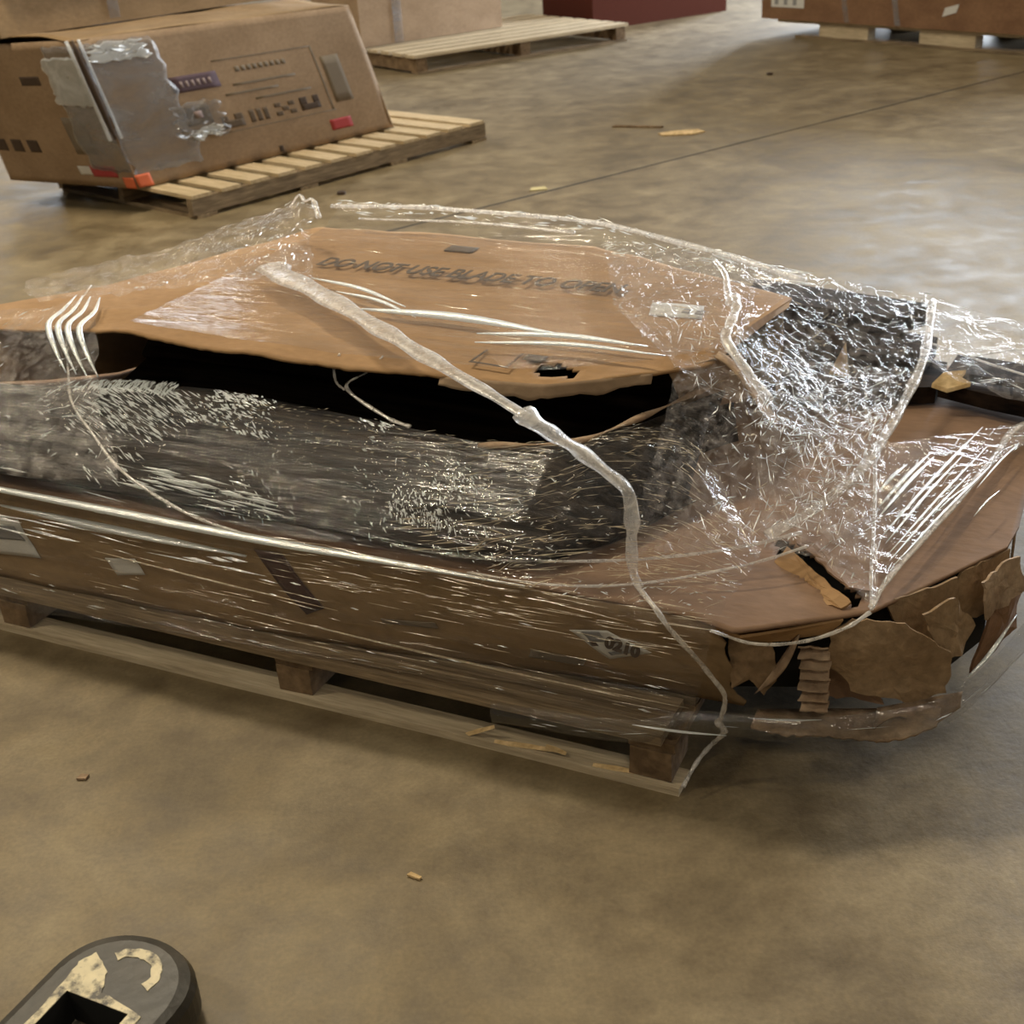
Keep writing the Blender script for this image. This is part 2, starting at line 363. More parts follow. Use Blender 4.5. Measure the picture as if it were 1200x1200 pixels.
def tear(s, t):
    x, y, z = lbt(s, t); a = Vector((x - .165, y - .275)); d = Vector((.707, -.707)); q = abs(a.dot(d)) / .13; r = abs(a.dot(Vector((.707, .707)))) / (.030 + .012 * nz((x, y, 0), 30, 3))
    return q * q + r * r < 1
MB().grid(lbt, 200, 90, tear).build('top_panel', M['card_red'], lb, True, 0.005)
MB().box(-2.36, .42, 1.325, 1.332, ZB, ZT - .004).build('back_panel', M['card'], lb)
MB().box(-2.358, -2.352, .07, 1.32, ZB, ZT - .004).build('side_panel', M['card'], lb)
MB().prism([(-2.35, .16, ZB + .002), (.02, .18, ZB + .002), (.36, .30, ZB + .002), (.44, .5, ZB + .002), (.40, 1.3, ZB + .002), (-2.35, 1.3, ZB + .002)], (0, 0, ZT - ZB - .018)).build('inner_shade', M['black'], lb)  # added dark block that blackens the gaps like an unlit interior

def flap(name, pts, m, root, thick=0.005, curl=0.0, axis=(0, 0, 1), sub=6, seed=1, out=(0.3, -0.95, 0), rough=.008):
    curl *= .5
    """a torn piece of board: ragged polygon fanned about its centre, bulged along `out`"""
    P = [Vector(p) for p in pts]; c = sum(P, Vector()) / len(P); o = Vector(out).normalized()
    ring = []
    for i, p in enumerate(P):
        q = P[(i + 1) % len(P)]; k = max(2, int((q - p).length / .012))
        for s in range(k):
            w = p.lerp(q, s / k); j = rough * (nz(w, 30, seed) + .7 * nz(w, 140, seed))
            ring.append(w + (w - c).normalized() * j)
    n = len(ring); vs = []
    for lv in range(4):
        f = 1 - lv / 4
        for w in ring:
            v = c + (w - c) * f
            vs.append(v + o * (curl * (1 - f * f) + 0.016 * nz(v, 9, seed + 3) + 0.0015 * nz(v, 70, seed)))
    vs.append(c + o * curl)
    fs = [(l * n + i, l * n + (i + 1) % n, (l + 1) * n + (i + 1) % n, (l + 1) * n + i) for l in range(3) for i in range(n)]
    fs += [(3 * n + i, 3 * n + (i + 1) % n, 4 * n) for i in range(n)]
    return MB().add(vs, fs).build(name, m, root, False, thick)
# torn pieces around the crushed corner
flap('torn_flap', [(.221, .14, .306), (.253, .155, .335), (.334, .185, .322), (.41, .21, .268), (.412, .215, .178), (.344, .19, .166), (.261, .16, .19), (.215, .145, .245)], M['card_torn'], lb, curl=.012, seed=2)
flap('torn_flap', [(.20, .165, .150), (.215, .17, .235), (.25, .175, .25), (.30, .19, .2), (.31, .195, .15)], M['card_red'], lb, curl=-.004, seed=4)
flap('torn_flap', [(.36, .20, .335), (.405, .255, .345), (.44, .30, .27), (.425, .25, .235), (.40, .225, .24)], M['card_torn'], lb, curl=.01, seed=6, out=(.9, -.4, 0))
flap('torn_flap', [(.43, .33, .34), (.485, .43, .345), (.50, .455, .27), (.455, .34, .265)], M['card_pale'], lb, curl=.008, seed=8, out=(.95, -.2, 0))
flap('torn_flap', [(.49, .55, .34), (.49, .75, .34), (.50, .72, .2), (.50, .57, .18)], M['card_torn'], lb, curl=.008, seed=9, out=(1, 0, 0))
flap('torn_flap', [(.455, .40, .25), (.495, .52, .24), (.49, .53, .14), (.44, .35, .14)], M['card_dark'], lb, curl=.004, seed=10, out=(1, -.2, 0))
flap('torn_flap', [(.055, .10, .30), (.125, .12, .30), (.135, .13, .20), (.115, .13, .165), (.09, .12, .20), (.06, .11, .18)], M['card_torn'], lb, curl=.006, seed=11)
flap('torn_flap', [(.02, .075, .325), (.09, .05, .325), (.24, .145, .335), (.22, .15, .30), (.13, .11, .292), (.06, .085, .297)], M['card_top'], lb, curl=.014, seed=12, out=(.3, -.7, .6))
flap('torn_flap', [(.30, .205, .338), (.385, .335, .339), (.40, .345, .27), (.37, .28, .235), (.33, .23, .26)], M['card_torn'], lb, curl=.006, seed=15, out=(.8, -.6, 0))
flap('torn_flap', [(.395, .36, .339), (.462, .465, .339), (.475, .47, .25), (.43, .40, .22), (.40, .36, .26)], M['card_torn'], lb, curl=.006, seed=16, out=(.9, -.4, 0))
flap('torn_flap', [(.10, .33, .345), (.19, .235, .347), (.25, .175, .345), (.235, .165, .335), (.15, .20, .318), (.09, .29, .33)], M['card_top'], lb, curl=.008, seed=17, out=(-.3, -.3, .8))
flap('torn_flap', [(.115, .37, .348), (.20, .30, .350), (.275, .215, .348), (.235, .20, .349), (.18, .262, .353), (.11, .345, .350)], M['card_red'], lb, thick=.004, curl=.006, seed=18, out=(.2, .2, 1), rough=.012)
MB().grid(lambda s, t: (.474 - .03 * s, lerp(.50, 1.12, s), lerp(.17 + .02 * nz((s * 9, 0, 0), 1, 3), .338, t)), 20, 6).build('side_panel', M['card_torn'], lb, True, .005)
# curled strip
MB().grid(lambda s, t: (lerp(.165, .098, s) + .022 * t * math.sin(2.4 * s + .4), .125 - .022 * math.sin(3.1 * s) - .006 * t, lerp(.292, .158, s) + .012 * t), 14, 3).build('torn_strip', M['card_pale'], lb, True, .003)
# accordion-crumpled strip of board
def acc(s, t):
    z = lerp(.284, .15, s); k = abs(((s * 6.2) % 1) - .5) * 2
    return (lerp(.176, .224, t) + .006 * nz((s * 9, t, 0), 1.0, 3) + .006 * s, .128 + .012 * t - .02 * k + .006 * nz((s * 5, t * 3, 0), 1, 9), z)
MB().grid(acc, 48, 5).build('torn_strip', M['card_pale'], lb, False, .003)
# bottom flap sticking out low
MB().grid(lambda s, t: (lerp(.10, .40, s), lerp(.10, .215, s) + t * .045 - .014 * math.sin(9 * s) * (1 - t) - .03 * math.sin(math.pi * s) * (1 - t), .102 + .012 * t + .012 * math.sin(math.pi * s * 2.2 + .4) * (1 - t) + .007 * nz((s * 26, 0, 0), 1, 3) * (1 - t)), 50, 4).build('bottom_flap', M['card_pale'], lb, True, .005)
MB().grid(lambda s, t: (lerp(.30, .43, s), lerp(.17, .27, s) + .03 * t, .105 + .02 * math.sin(7 * s) * (1 - t) + .025 * t), 16, 4).build('bottom_flap', M['card_pale'], lb, True, .005)
# stickers and marks on the front panel
def on_front(name, m, quad, off=.0025, n=6):
    def fn(s, t):
        a = [lerp(quad[0][i], quad[1][i], s) for i in (0, 1)]; b = [lerp(quad[3][i], quad[2][i], s) for i in (0, 1)]
        x, z = lerp(a[0], b[0], t), lerp(a[1], b[1], t)
        p = lbf(x, (z - ZB) / (ZT - ZB)); return (p[0], p[1] - off, z)
    return MB().grid(fn, n, n).build(name, m, lb, True, .0008)
on_front('shipping_label', M['paper'], [(-.155, .205), (-.075, .236), (-.152, .275), (-.225, .262)], n=8)
on_front('label_block', M['greypaper'], [(-.187, .243), (-.155, .249), (-.168, .270), (-.202, .264)], .0042)
on_front('label_block', M['ink'], [(-.184, .2335), (-.172, .236), (-.177, .244), (-.190, .241)], .0042)
on_front('label_block', M['greypaper'], [(-.15, .218), (-.108, .231), (-.112, .236), (-.155, .224)], .0042)
ang = R(-14)
q = lbf(-.128, .55); text('printed_text', '0210', .032, M['ink'], lb, Matrix.Translation((-.126, q[1] - .008, .243)) @ Matrix.Rotation(R(5), 4, 'Z') @ Matrix.Rotation(R(12), 4, 'Y') @ Matrix.Rotation(R(90), 4, 'X'))
on_front('shipping_label', M['paper'], [(-1.68, .175), (-1.48, .195), (-1.53, .278), (-1.72, .26)], n=8)
on_front('label_block', M['greypaper'], [(-1.66, .22), (-1.515, .232), (-1.54, .262), (-1.68, .25)], .0042)
on_front('shipping_label', M['paper'], [(-1.262, .194), (-1.182, .211), (-1.20, .247), (-1.285, .233)])
on_front('stain', M['stain'], [(-.79, .186), (-.745, .21), (-.83, .318), (-.895, .315)])
on_front('stain', M['inkgrey'], [(-.62, .195), (-.50, .205), (-.505, .218), (-.62, .208)])
on_front('stain', M['inkgrey'], [(-.32, .17), (-.21, .175), (-.20, .195), (-.31, .195)])

# ------------------------------------------------------------------ dark padded piece bulging out in front
PAD_RIM = [(-2.4, .25), (-1.69, .29), (-1.4, .37), (-1.1, .375), (-.85, .345), (-.53, .305), (-.33, .33), (-.22, .47), (-.12, .64)]
PAD_FOOT = [(-2.4, .075), (-.55, .08), (-.3, .10), (-.2, .22), (-.12, .42)]
def pad_profile(x, t):
    yr = interp(x, PAD_RIM); yf = interp(x, PAD_FOOT)
    zr = 0.488 + interp(x, [(-2.4, -.02), (-1.2, .0), (-.5, -.005), (-.3, .005), (-.12, .03)])
    pts = [(0, (yf + .03, ZT + .012)), (.12, (yf - .012, ZT + .04)), (.35, (lerp(yf, yr, .22), lerp(ZT, zr, .58))), (.62, (lerp(yf, yr, .66), lerp(ZT, zr, .9))),
           (.78, (yr, zr)), (.88, (yr + .035, zr - .012)), (1, (yr + .09, ZT + .03))]
    y = interp(t, [(a, b[0]) for a, b in pts]); z = interp(t, [(a, b[1]) for a, b in pts])
    w = 0.016 * nz((x * 1.2, t * 2, 0), 3.0, 2) + 0.007 * nz((x * .6, t * 9, 0), 4.0, 5)
    return y, z, w
def padf(s, t):
    x = lerp(-2.36, -.115, s); y, z, w = pad_profile(x, t); return (x, y - w, z + w * .6)
pad = MB().grid(padf, 120, 30).build('padded_bolster', M['pad'], None, True, 0.01, MAIN, MAIN_RZ)
tag(pad, 'dark charcoal padded furniture piece bulging under film in front of the open carton', 'furniture')

# ------------------------------------------------------------------ upper torn-open carton
ub = empty('cardboard_carton', MAIN + Vector((0, 0, 0)), MAIN_RZ, label='torn-open upper carton with a bright brown lid printed with an opening warning', cat='carton')
LID_F = [(-2.1, .42), (-1.84, .41), (-1.6, .43), (-1.2, .385), (-.84, .36), (-.6, .37), (-.4, .39), (-.22, .50), (-.13, .58), (-.07, .97)]
LID_B = [(-2.1, .56), (-1.95, .62), (-1.80, .72), (-1.5, 1.29), (-1.2, 1.30), (-.65, 1.27), (-.07, .99)]
def lidf(s, t):
    x = lerp(-2.1, -.07, s); y = lerp(interp(x, LID_F), interp(x, LID_B), t)
    z = 0.602 - 0.05 * max(0, min(1, (-1.5 - x) / .6)) + 0.008 * nz((x, y, 0), 2.0, 3) + .004 * nz((x, y, 0), 9, 3)
    z -= (0.014 + 0.012 * nz((x, 0, 0), 6, 7)) * max(0, 1 - t * 6)
    if t == 0: y += .006 * nz((x, 0, 0), 40, 1)
    return (x, y, z)
def hole(s, t):
    x = lerp(-2.1, -.07, s); y = lerp(interp(x, LID_F), interp(x, LID_B), t)
    return ((x + .405) / .05) ** 2 + ((y - .455) / .028) ** 2 + .5 * nz((x, y, 0), 45, 2) < 1
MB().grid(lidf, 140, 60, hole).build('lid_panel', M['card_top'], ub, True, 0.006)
MB().grid(lambda s, t: (lerp(-1.5, -.09, s), interp(lerp(-1.5, -.09, s), LID_B) - .012 + .005 * nz((s * 6, t, 0), 1), lerp(ZT + .01, .592, t)), 40, 6).build('back_panel', M['card'], ub, True, .005)
MB().grid(lambda s, t: (lerp(-2.08, -1.52, s), interp(lerp(-2.08, -1.52, s), LID_B) - .012, lerp(ZT + .01, .545 + .045 * s, t)), 12, 4).build('back_panel', M['card'], ub, True, .005)
# inner flap at the right of the opening and the bent edge flap
MB().grid(lambda s, t: (lerp(-.20, -.09, s) + .02 * t, lerp(.53, .66, s) + .05 * t, .590 - .11 * t + .006 * nz((s * 3, t * 3, 0), 2)), 8, 8).build('inner_flap', M['card_grey'], ub, True, .005)
MB().grid(lambda s, t: (lerp(-.125, .02, s), lerp(.60, .53, s) + .03 * t, lerp(.60, .51, s) + .012 * math.sin(s * 5)), 12, 3).build('torn_strip', M['card_pale'], ub, True, .004)
MB().tube(smooth_path([(-.50, .285, .492), (-.40, .30, .50), (-.31, .335, .505), (-.25, .42, .512), (-.20, .50, .52), (-.15, .58, .53), (-.11, .64, .54)], 8), lambda t: .007 + .004 * math.sin(t * 25), 6, .6).build('torn_strip', M['card_pale'], ub, True)
# lip hanging from the front edge of the lid
MB().grid(lambda s, t: (lerp(-.62, -.22, s), interp(lerp(-.62, -.22, s), LID_F) + .004 - .012 * t, .588 - (.012 + .022 * abs(nz((s * 7, 0, 0), 1, 5))) * t - .012 * t * math.sin(s * 3)), 30, 4).build('front_lip', M['card_grey'], ub, True, .004)
# print on the lid
def lid_z(x, y): return 0.602 + 0.008 * nz((x, y, 0), 2.0, 3) + .004 * nz((x, y, 0), 9, 3)
tx = text('printed_text', 'DO NOT USE BLADE TO OPEN', 0.092, M['ink2'], ub, Matrix.Translation((-.86, .945, .612)) @ Matrix.Rotation(R(-2.5), 4, 'Z') @ Matrix.Diagonal((0.66, 1, 1, 1)))
def on_lid(name, m, x0, x1, y0, y1, off=.003, skew=0.0):
    return MB().grid(lambda s, t: (lerp(x0, x1, s) + skew * t, lerp(y0, y1, t), lid_z(lerp(x0, x1, s), lerp(y0, y1, t)) + off), 5, 4).build(name, m, ub, True, .0008)
on_lid('shipping_label', M['paper'], -.335, -.215, .80, .88, skew=-.02)
for k in range(2): on_lid('label_block', M['greypaper'], -.27 + k * .03, -.252 + k * .03, .825, .85, .0045)
# printed square mark near the front edge of the lid
for (a, b, c_, d) in ((-.58, -.575, .42, .50), (-.50, -.495, .42, .50), (-.58, -.495, .42, .426), (-.485, -.44, .47, .50)):
    on_lid('printed_mark', M['ink2'], a, b, c_, d)
on_lid('printed_mark', M['ink2'], -1.02, -.94, 1.14, 1.19)

# dark boards seen inside the opening
ib = empty('dark_furniture_panel', MAIN, MAIN_RZ, label='dark laminated boards lying inside the torn-open upper carton', cat='panel')
for k, (y0, z0, y1, z1) in enumerate(((.47, .385, .70, .44), (.66, .44, .80, .55), (.80, .36, .88, .57))):
    MB().grid(lambda s, t: (lerp(-1.66, -.16, s), lerp(y0, y1, t), lerp(z0, z1, t) + .012 * math.sin(s * 5 + k) - .02), 24, 4).build('board', M['darkwood'], ib, True, .015)

# dark panels sticking out behind, on the lower carton's top
dp = empty('dark_furniture_panel', MAIN, MAIN_RZ, label='dark brown broken panel stack behind the lid at the right end', cat='panel')
def slab(name, root, pts, z0, z1, m): return MB().prism([(x, y, z0) for x, y in pts], (0, 0, z1 - z0)).build(name, m, root)
slab('board', dp, [(-.30, 1.0), (.02, .99), (.24, 1.08), (.24, 1.24), (-.32, 1.36)], .352, .392, M['darkwood'])
slab('board', dp, [(-.28, 1.12), (.05, 1.10), (.20, 1.16), (.21, 1.27), (-.30, 1.40)], .393, .44, M['darkwood'])
slab('board', dp, [(-.26, 1.28), (.12, 1.26), (.18, 1.36), (-.28, 1.46)], .441, .49, M['darkwood'])
MB().prism([(.005, 1.06, .405), (.05, 1.06, .398), (.035, 1.075, .475)], (.0, .008, .0)).build('splinter', M['splinter'], dp)
dp2 = empty('dark_furniture_panel', MAIN, MAIN_RZ, label='dark narrow slab under film running off to the right behind the carton', cat='panel')
slab('board', dp2, [(.245, 1.075), (.36, 1.03), (.47, 1.0), (.56, 1.0), (.62, 1.05), (.63, 1.15), (.5, 1.22), (.26, 1.27)], .37, .405, M['darkwood'])
slab('trim_strip', dp2, [(.26, 1.10), (.61, 1.03), (.61, 1.045), (.26, 1.115)], .411, .425, M['darkwood'])
MB().prism([(.235, 1.04, .405), (.27, 1.03, .40), (.315, 1.05, .412), (.29, 1.06, .42), (.30, 1.07, .432), (.255, 1.065, .425)], (0, .004, .008)).build('splinter', M['splinter'], dp2)

# ------------------------------------------------------------------ stretch film over the load
film = empty('stretch_film', MAIN, MAIN_RZ, label='clear crinkled stretch film wrapped loosely around the cartons on the long pallet', cat='stretch film')
def ff(s, t):       # front: from the pallet edge up over the padded piece
    x = lerp(-2.38, .075 - .10 * (1 - t) ** 2, s)
    fx = max(0, min(1, (x + .25) / .35))
    yb = 0.045 + 0.095 * max(0, min(1, (x + .95) / 1.0))
    yr, zr, w = pad_profile(min(x, -.115), .78); yf = interp(x, PAD_FOOT)
    zt = lerp(zr + .012, .375, fx); yt = lerp(yr, .22, fx)
    pts = [(0, (lerp(-.016, .03, max(0, min(1, (x + 1.5) / 1.3))), lerp(.090, .128, max(0, min(1, (x + 1.7) / 1.0))))), (.1, (lerp(-.006, .035, max(0, min(1, (x + 1.5) / 1.3))), .130)), (.2, (lerp(.0, yb, .3) - .008, .15)), (.36, (.036, .235)), (.5, (.038, ZT - .004)), (.6, (lerp(.055, .09, fx), ZT + .03)),
           (.78, (lerp(lerp(.07, yr, .25), .15, fx), lerp(lerp(ZT, zr, .68), .365, fx))), (.92, (lerp(.07, yt, .8), lerp(ZT, zt, .98))), (1, (yt, zt))]
    y = interp(t, [(a, b[0]) for a, b in pts]); z = interp(t, [(a, b[1]) for a, b in pts])
    d = .007 * nz((x * .8, t * 6, 0), 2.2, 4) + .005 * nz((x * 2.2, t * 22 + x * .8, 0), 2.0, 8) + .003 * nz((x * 8, t * 60 + x * 4, 0), 1.6, 1)
    return (x, y - .010 - abs(d) * .8, z + d * .5)
MB().grid(ff, 320, 110).build('film_sheet', M['film_x'], film, True)
def bil(G):
    nr, nc = len(G), len(G[0])
    def fn(s, t):
        a = s * (nc - 1); i = min(int(a), nc - 2); a -= i; b = t * (nr - 1); j = min(int(b), nr - 2); b -= j
        sa = a * a * (3 - 2 * a) * .5 + a * .5; sb = b * b * (3 - 2 * b) * .5 + b * .5
        V = lambda r, c: Vector(G[r][c])
        return V(j, i).lerp(V(j, i + 1), sa).lerp(V(j + 1, i).lerp(V(j + 1, i + 1), sa), sb)
    return fn
def crumple(fn, amp, sc, seed):
    def g(s, t):
        p = fn(s, t)
        v = noise.voronoi(p * sc * 1.3 + Vector((seed,) * 3))[0]
        d = (v[1] - v[0]) * 1.2 + .6 * nz(p, sc * 2.7, seed) + .5 * nz(p, sc * .6, seed + 2)
        e = .5 * nz(p, sc * 1.4, seed + 9)
        return p + Vector((e * amp, -abs(d) * amp * .45 + e * amp, d * amp * .8))
    return g
G3 = [[(-.595, 1.20, .64), (-.306, 1.14, .645), (-.055, 1.19, .59), (.187, 1.338, .505)],
      [(-.395, .751, .632), (-.113, .692, .612), (.027, .853, .51), (.214, .962, .465)],
      [(-.166, .50, .605), (-.011, .462, .53), (.113, .494, .475), (.206, .676, .445)],
      [(-.141, .14, .385), (.05, .24, .385), (.17, .25, .385), (.291, .147, .362)]]
P3 = crumple(bil(G3), .012, 19, 3.0)
MB().grid(P3, 170, 180).build('film_crumple', M['film_c'], film, False)
P3b = crumple(lambda s, t: bil(G3)(lerp(.40, .96, s), lerp(.38, .93, t)) + Vector((0, -.012, .018)), .011, 20, 21.0)
MB().grid(P3b, 120, 120).build('film_crumple', M['film_c'], film, False)
G6 = [[(-2.06, .42, .585), (-1.756, .463, .605), (-1.66, .554, .615)], [(-1.80, .153, .51), (-1.512, .19, .51), (-1.396, .224, .505)], [(-1.66, .0, .405), (-1.361, .02, .41), (-1.201, .045, .42)]]
P6 = crumple(bil(G6), .014, 8, 9.0)
MB().grid(P6, 70, 60).build('film_crumple', M['film_c'], film, False)
G7 = [[(-2.0, .66, .60), (-1.70, .84, .645), (-1.50, 1.10, .70), (-1.42, 1.12, .725), (-1.36, 1.10, .715)],
      [(-1.95, .60, .595), (-1.62, .74, .63), (-1.42, .92, .69), (-1.37, .95, .69), (-1.33, 1.0, .66)],
      [(-1.80, .50, .615), (-1.50, .58, .635), (-1.30, .66, .645), (-1.18, .68, .648), (-1.12, .70, .645)]]
P7 = crumple(bil(G7), .016, 10, 5.0)
MB().grid(P7, 80, 40).build('film_crumple', M['film_c'], film, False)
def ft(s, t):       # over the lid, rising into a loose roll along its back edge
    x = lerp(-1.45, -.05, s); y0 = interp(x, LID_F) + .01; y1 = interp(x, LID_B) + .015
    y = lerp(y0, y1, min(1, t / .88)); k = max(0, (t - .82) / .18)
    z = .614 + .008 * abs(nz((x * .8 + y, y * 5, 0), 4, 3)) + .05 * math.sin(k * math.pi * .62) * (1 - .35 * s) + (.012 * nz((x * 7, k, 0), 3, 2) * k)
    return (x, y + .03 * k, z)
MB().grid(ft, 200, 70).build('film_sheet', M['film_top'], film, True)
G4 = [[(.187, .653, .425), (.28, .78, .40), (.38, .88, .392), (.60, 1.08, .375)], [(.24, .39, .385), (.29, .52, .379), (.37, .66, .383), (.52, 1.0, .376)], [(.284, .144, .362), (.294, .233, .37), (.361, .538, .381), (.44, .936, .385)]]
P4f = bil(G4)
def P4(s, t):
    p = P4f(s, t); return p + Vector((0, 0, .006 * abs(nz((s * 1.5 + t, (t - s * .5) * 16, 0), 1.4, 3))))
MB().grid(P4, 40, 60).build('film_sheet', M['film_top'], film, True)
G9 = [[(.14, 1.40, .50), (.36, 1.36, .46), (.56, 1.28, .43), (.78, 1.22, .40)], [(.20, 1.16, .465), (.36, 1.12, .445), (.56, 1.08, .43), (.78, 1.08, .40)], [(.22, 1.02, .455), (.36, 1.00, .425), (.55, .97, .40), (.75, 1.0, .38)]]
P9 = crumple(bil(G9), .016, 9, 12.0)
MB().grid(P9, 60, 34).build('film_crumple', M['film_c'], film, False)
BAND = smooth_path([(-.35, -.02, .115), (-.1, .0, .125), (.025, .055, .135), (.195, .105, .128), (.36, .165, .15), (.43, .215, .18), (.485, .33, .205), (.53, .45, .25), (.56, .75, .27)], 8)
def fb(s, t):
    k = s * (len(BAND) - 1); i = min(int(k), len(BAND) - 2); p = BAND[i].lerp(BAND[i + 1], k - i)
    h = lerp(.045, .075, s)
    o = Vector((.25 + .6 * s, -.9 + .6 * s, 0)).normalized()
    return p + Vector((0, 0, (t - .5) * h)) + o * (.010 * math.sin(math.pi * t) + .005 * nz((s * 7, t * 4, 0), 1.5, 6) + .012)
MB().grid(fb, 90, 12).build('film_band', M['film_b'], film, True)
# twisted ropes and hard edges of film
def rope(pts, r0, r1, name='film_rope', m='rope', n=8, flat=.75, tw=0.12):
    P = smooth_path(pts, 10)
    rr = lambda t: lerp(r0, r1, t) * (1 + tw * math.sin(t * 40) + tw * 1.2 * nz((t * 12, r0 * 99, 0), 1.3, 2))
    return MB().tube(P, rr, n, flat).build(name, M[m], film, True)
rope([(-1.30, .78, .65), (-1.221, .709, .655), (-1.05, .60, .66), (-.867, .478, .66), (-.70, .37, .655), (-.558, .279, .65), (-.43, .215, .635), (-.33, .165, .62)], .040, .011, flat=.25, tw=.12)
rope([(-.345, .172, .625), (-.315, .162, .612), (-.28, .168, .59), (-.239, .178, .56), (-.19, .175, .53), (-.151, .173, .5), (-.138, .16, .45), (-.136, .15, .41), (-.126, .13, .365), (-.10, .09, .36)], .025, .007, flat=.5)
rope([(-.105, .09, .362), (-.05, .03, .362), (-.02, .022, .33), (.02, .03, .28), (.05, .035, .24), (.07, .04, .205), (.066, .04, .165), (.058, .035, .145)], .005, .006)
rope([(.06, .035, .15), (.072, .035, .135), (.062, .04, .115), (.045, .045, .09), (.025, .03, .06), (.012, -.01, .03)], .007, .004)
rope([(.181, 1.337, .505), (.20, 1.18, .485), (.213, 1.041, .472), (.212, .90, .455), (.206, .766, .443), (.195, .63, .43), (.176, .507, .42), (.126, .383, .402), (.07, .299, .385)], .010, .012, flat=.6)
rope([(.187, .653, .43), (.215, .52, .405), (.24, .39, .385), (.262, .26, .372), (.286, .144, .362)], .004, .003)
rope([(.60, 1.05, .372), (.44, .936, .385), (.40, .74, .383), (.361, .538, .381), (.325, .38, .376), (.294, .233, .37), (.284, .150, .362)], .009, .005, flat=.5)
rope([(-.16, .86, .64), (-.14, .80, .635), (-.13, .72, .625), (-.12, .66, .615), (-.07, .60, .59), (.0, .55, .54)], .010, .012, flat=.5)
rope([(-.27, 1.06, .655), (-.22, .98, .648), (-.19, .90, .64), (-.16, .82, .635)], .005, .010, flat=.5)
rope([(-.60, .09, .357), (-.45, .085, .36), (-.30, .10, .37), (-.12, .14, .385), (.03, .22, .392), (.13, .30, .40)], .003, .004)
rope([(-.42, .055, .348), (-.25, .06, .352), (-.10, .10, .362), (.06, .19, .38), (.15, .27, .392)], .003, .003)
rope([(.05, .02, .345), (.12, .035, .325), (.19, .075, .32), (.25, .115, .335), (.285, .142, .358)], .003, .004)
rope([(-1.75, .63, .615), (-1.72, .50, .56), (-1.55, .30, .51), (-1.45, .20, .50), (-1.34, .13, .475), (-1.22, .075, .425), (-1.05, .045, .375), (-.9, .04, .35)], .003, .004)
rope([(-.78, .42, .60), (-.80, .39, .575), (-.84, .36, .545), (-.72, .31, .515), (-.66, .30, .505)], .003, .006, flat=.5)
rope([(-.88, .41, .598), (-.885, .39, .575), (-.87, .37, .55), (-.845, .36, .54)], .003, .003)
rope([(-1.45, 1.29, .665), (-1.2, 1.315, .668), (-.9, 1.31, .665), (-.65, 1.29, .66), (-.4, 1.18, .655), (-.2, 1.08, .65), (-.05, 1.02, .63)], .007, .009, flat=.8)
rope([(-1.35, 1.27, .64), (-1.0, 1.28, .645), (-.7, 1.26, .64)], .005, .008, flat=.5)
rope([(-1.48, 1.14, .70), (-1.44, 1.13, .735), (-1.41, 1.11, .725), (-1.37, 1.09, .735), (-1.33, 1.05, .70)], .004, .007, flat=.5)
rope([(.21, 1.13, .475), (.36, 1.09, .45), (.5, 1.05, .435), (.66, 1.06, .41)], .003, .004)
rope([(.30, 1.12, .455), (.42, 1.2, .455), (.60, 1.25, .43)], .003, .003)
# white slivers painted in for the bright glints on creased film
def glint_folds(fn, n, reg, ds, dt, ln, wd, m, seed, jit=.3, off=.004, ex=1.0, clump=0.0, csc=7.0):
    """many small whitish creases standing in for glints on a sheet, each a little tent"""
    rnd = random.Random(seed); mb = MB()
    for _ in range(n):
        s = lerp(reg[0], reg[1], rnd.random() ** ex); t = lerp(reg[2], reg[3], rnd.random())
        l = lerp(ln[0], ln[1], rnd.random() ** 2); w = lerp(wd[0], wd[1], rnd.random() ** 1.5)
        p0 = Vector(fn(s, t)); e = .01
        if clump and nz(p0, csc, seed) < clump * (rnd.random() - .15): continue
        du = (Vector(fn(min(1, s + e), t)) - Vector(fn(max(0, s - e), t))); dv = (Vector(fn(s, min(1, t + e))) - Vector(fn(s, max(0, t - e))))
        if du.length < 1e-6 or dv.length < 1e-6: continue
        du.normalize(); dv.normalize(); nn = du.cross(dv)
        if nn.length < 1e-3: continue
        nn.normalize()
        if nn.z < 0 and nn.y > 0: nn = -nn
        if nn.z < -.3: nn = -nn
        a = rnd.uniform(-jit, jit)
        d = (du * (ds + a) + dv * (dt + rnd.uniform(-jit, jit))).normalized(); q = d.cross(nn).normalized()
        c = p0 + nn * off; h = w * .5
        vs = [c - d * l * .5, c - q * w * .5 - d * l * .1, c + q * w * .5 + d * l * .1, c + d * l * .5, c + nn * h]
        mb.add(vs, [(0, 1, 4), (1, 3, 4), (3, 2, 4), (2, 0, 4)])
    o = mb.build('crinkle_glints', M[m], film); o['kind'] = 'stuff'; return o
sx = lambda x: (x + 2.38) / 2.455
glint_folds(ff, 260, (sx(-1.52), sx(-1.28), .93, 1.0), .35, -1.0, (.02, .05), (.002, .006), 'fold', 1, .12)
glint_folds(ff, 900, (sx(-1.46), sx(-1.0), .76, .95), 1.0, -.45, (.02, .06), (.0015, .005), 'fold', 2, .10, clump=.35, csc=4)
glint_folds(ff, 420, (sx(-1.75), sx(-1.2), .66, .86), 1.0, -.5, (.015, .05), (.002, .005), 'fold', 26, .12, clump=.6, csc=4)
glint_folds(ff, 800, (sx(-1.18), sx(-.70), .86, .99), 1.0, -.4, (.010, .030), (.002, .007), 'fold', 27, .35, clump=.35, csc=4)
glint_folds(ff, 34, (sx(-1.2), sx(-.84), .66, .74), 1, -.05, (.06, .15), (.005, .009), 'fold', 28, .02)
glint_folds(ff, 420, (sx(-1.0), sx(-.35), .62, .9), .8, -.6, (.006, .02), (.001, .003), 'fold', 3, .5, clump=1)
glint_folds(ff, 420, (sx(-.6), sx(-.42), .70, .86), .6, -.7, (.006, .018), (.0015, .005), 'fold', 4, .6, clump=.6)
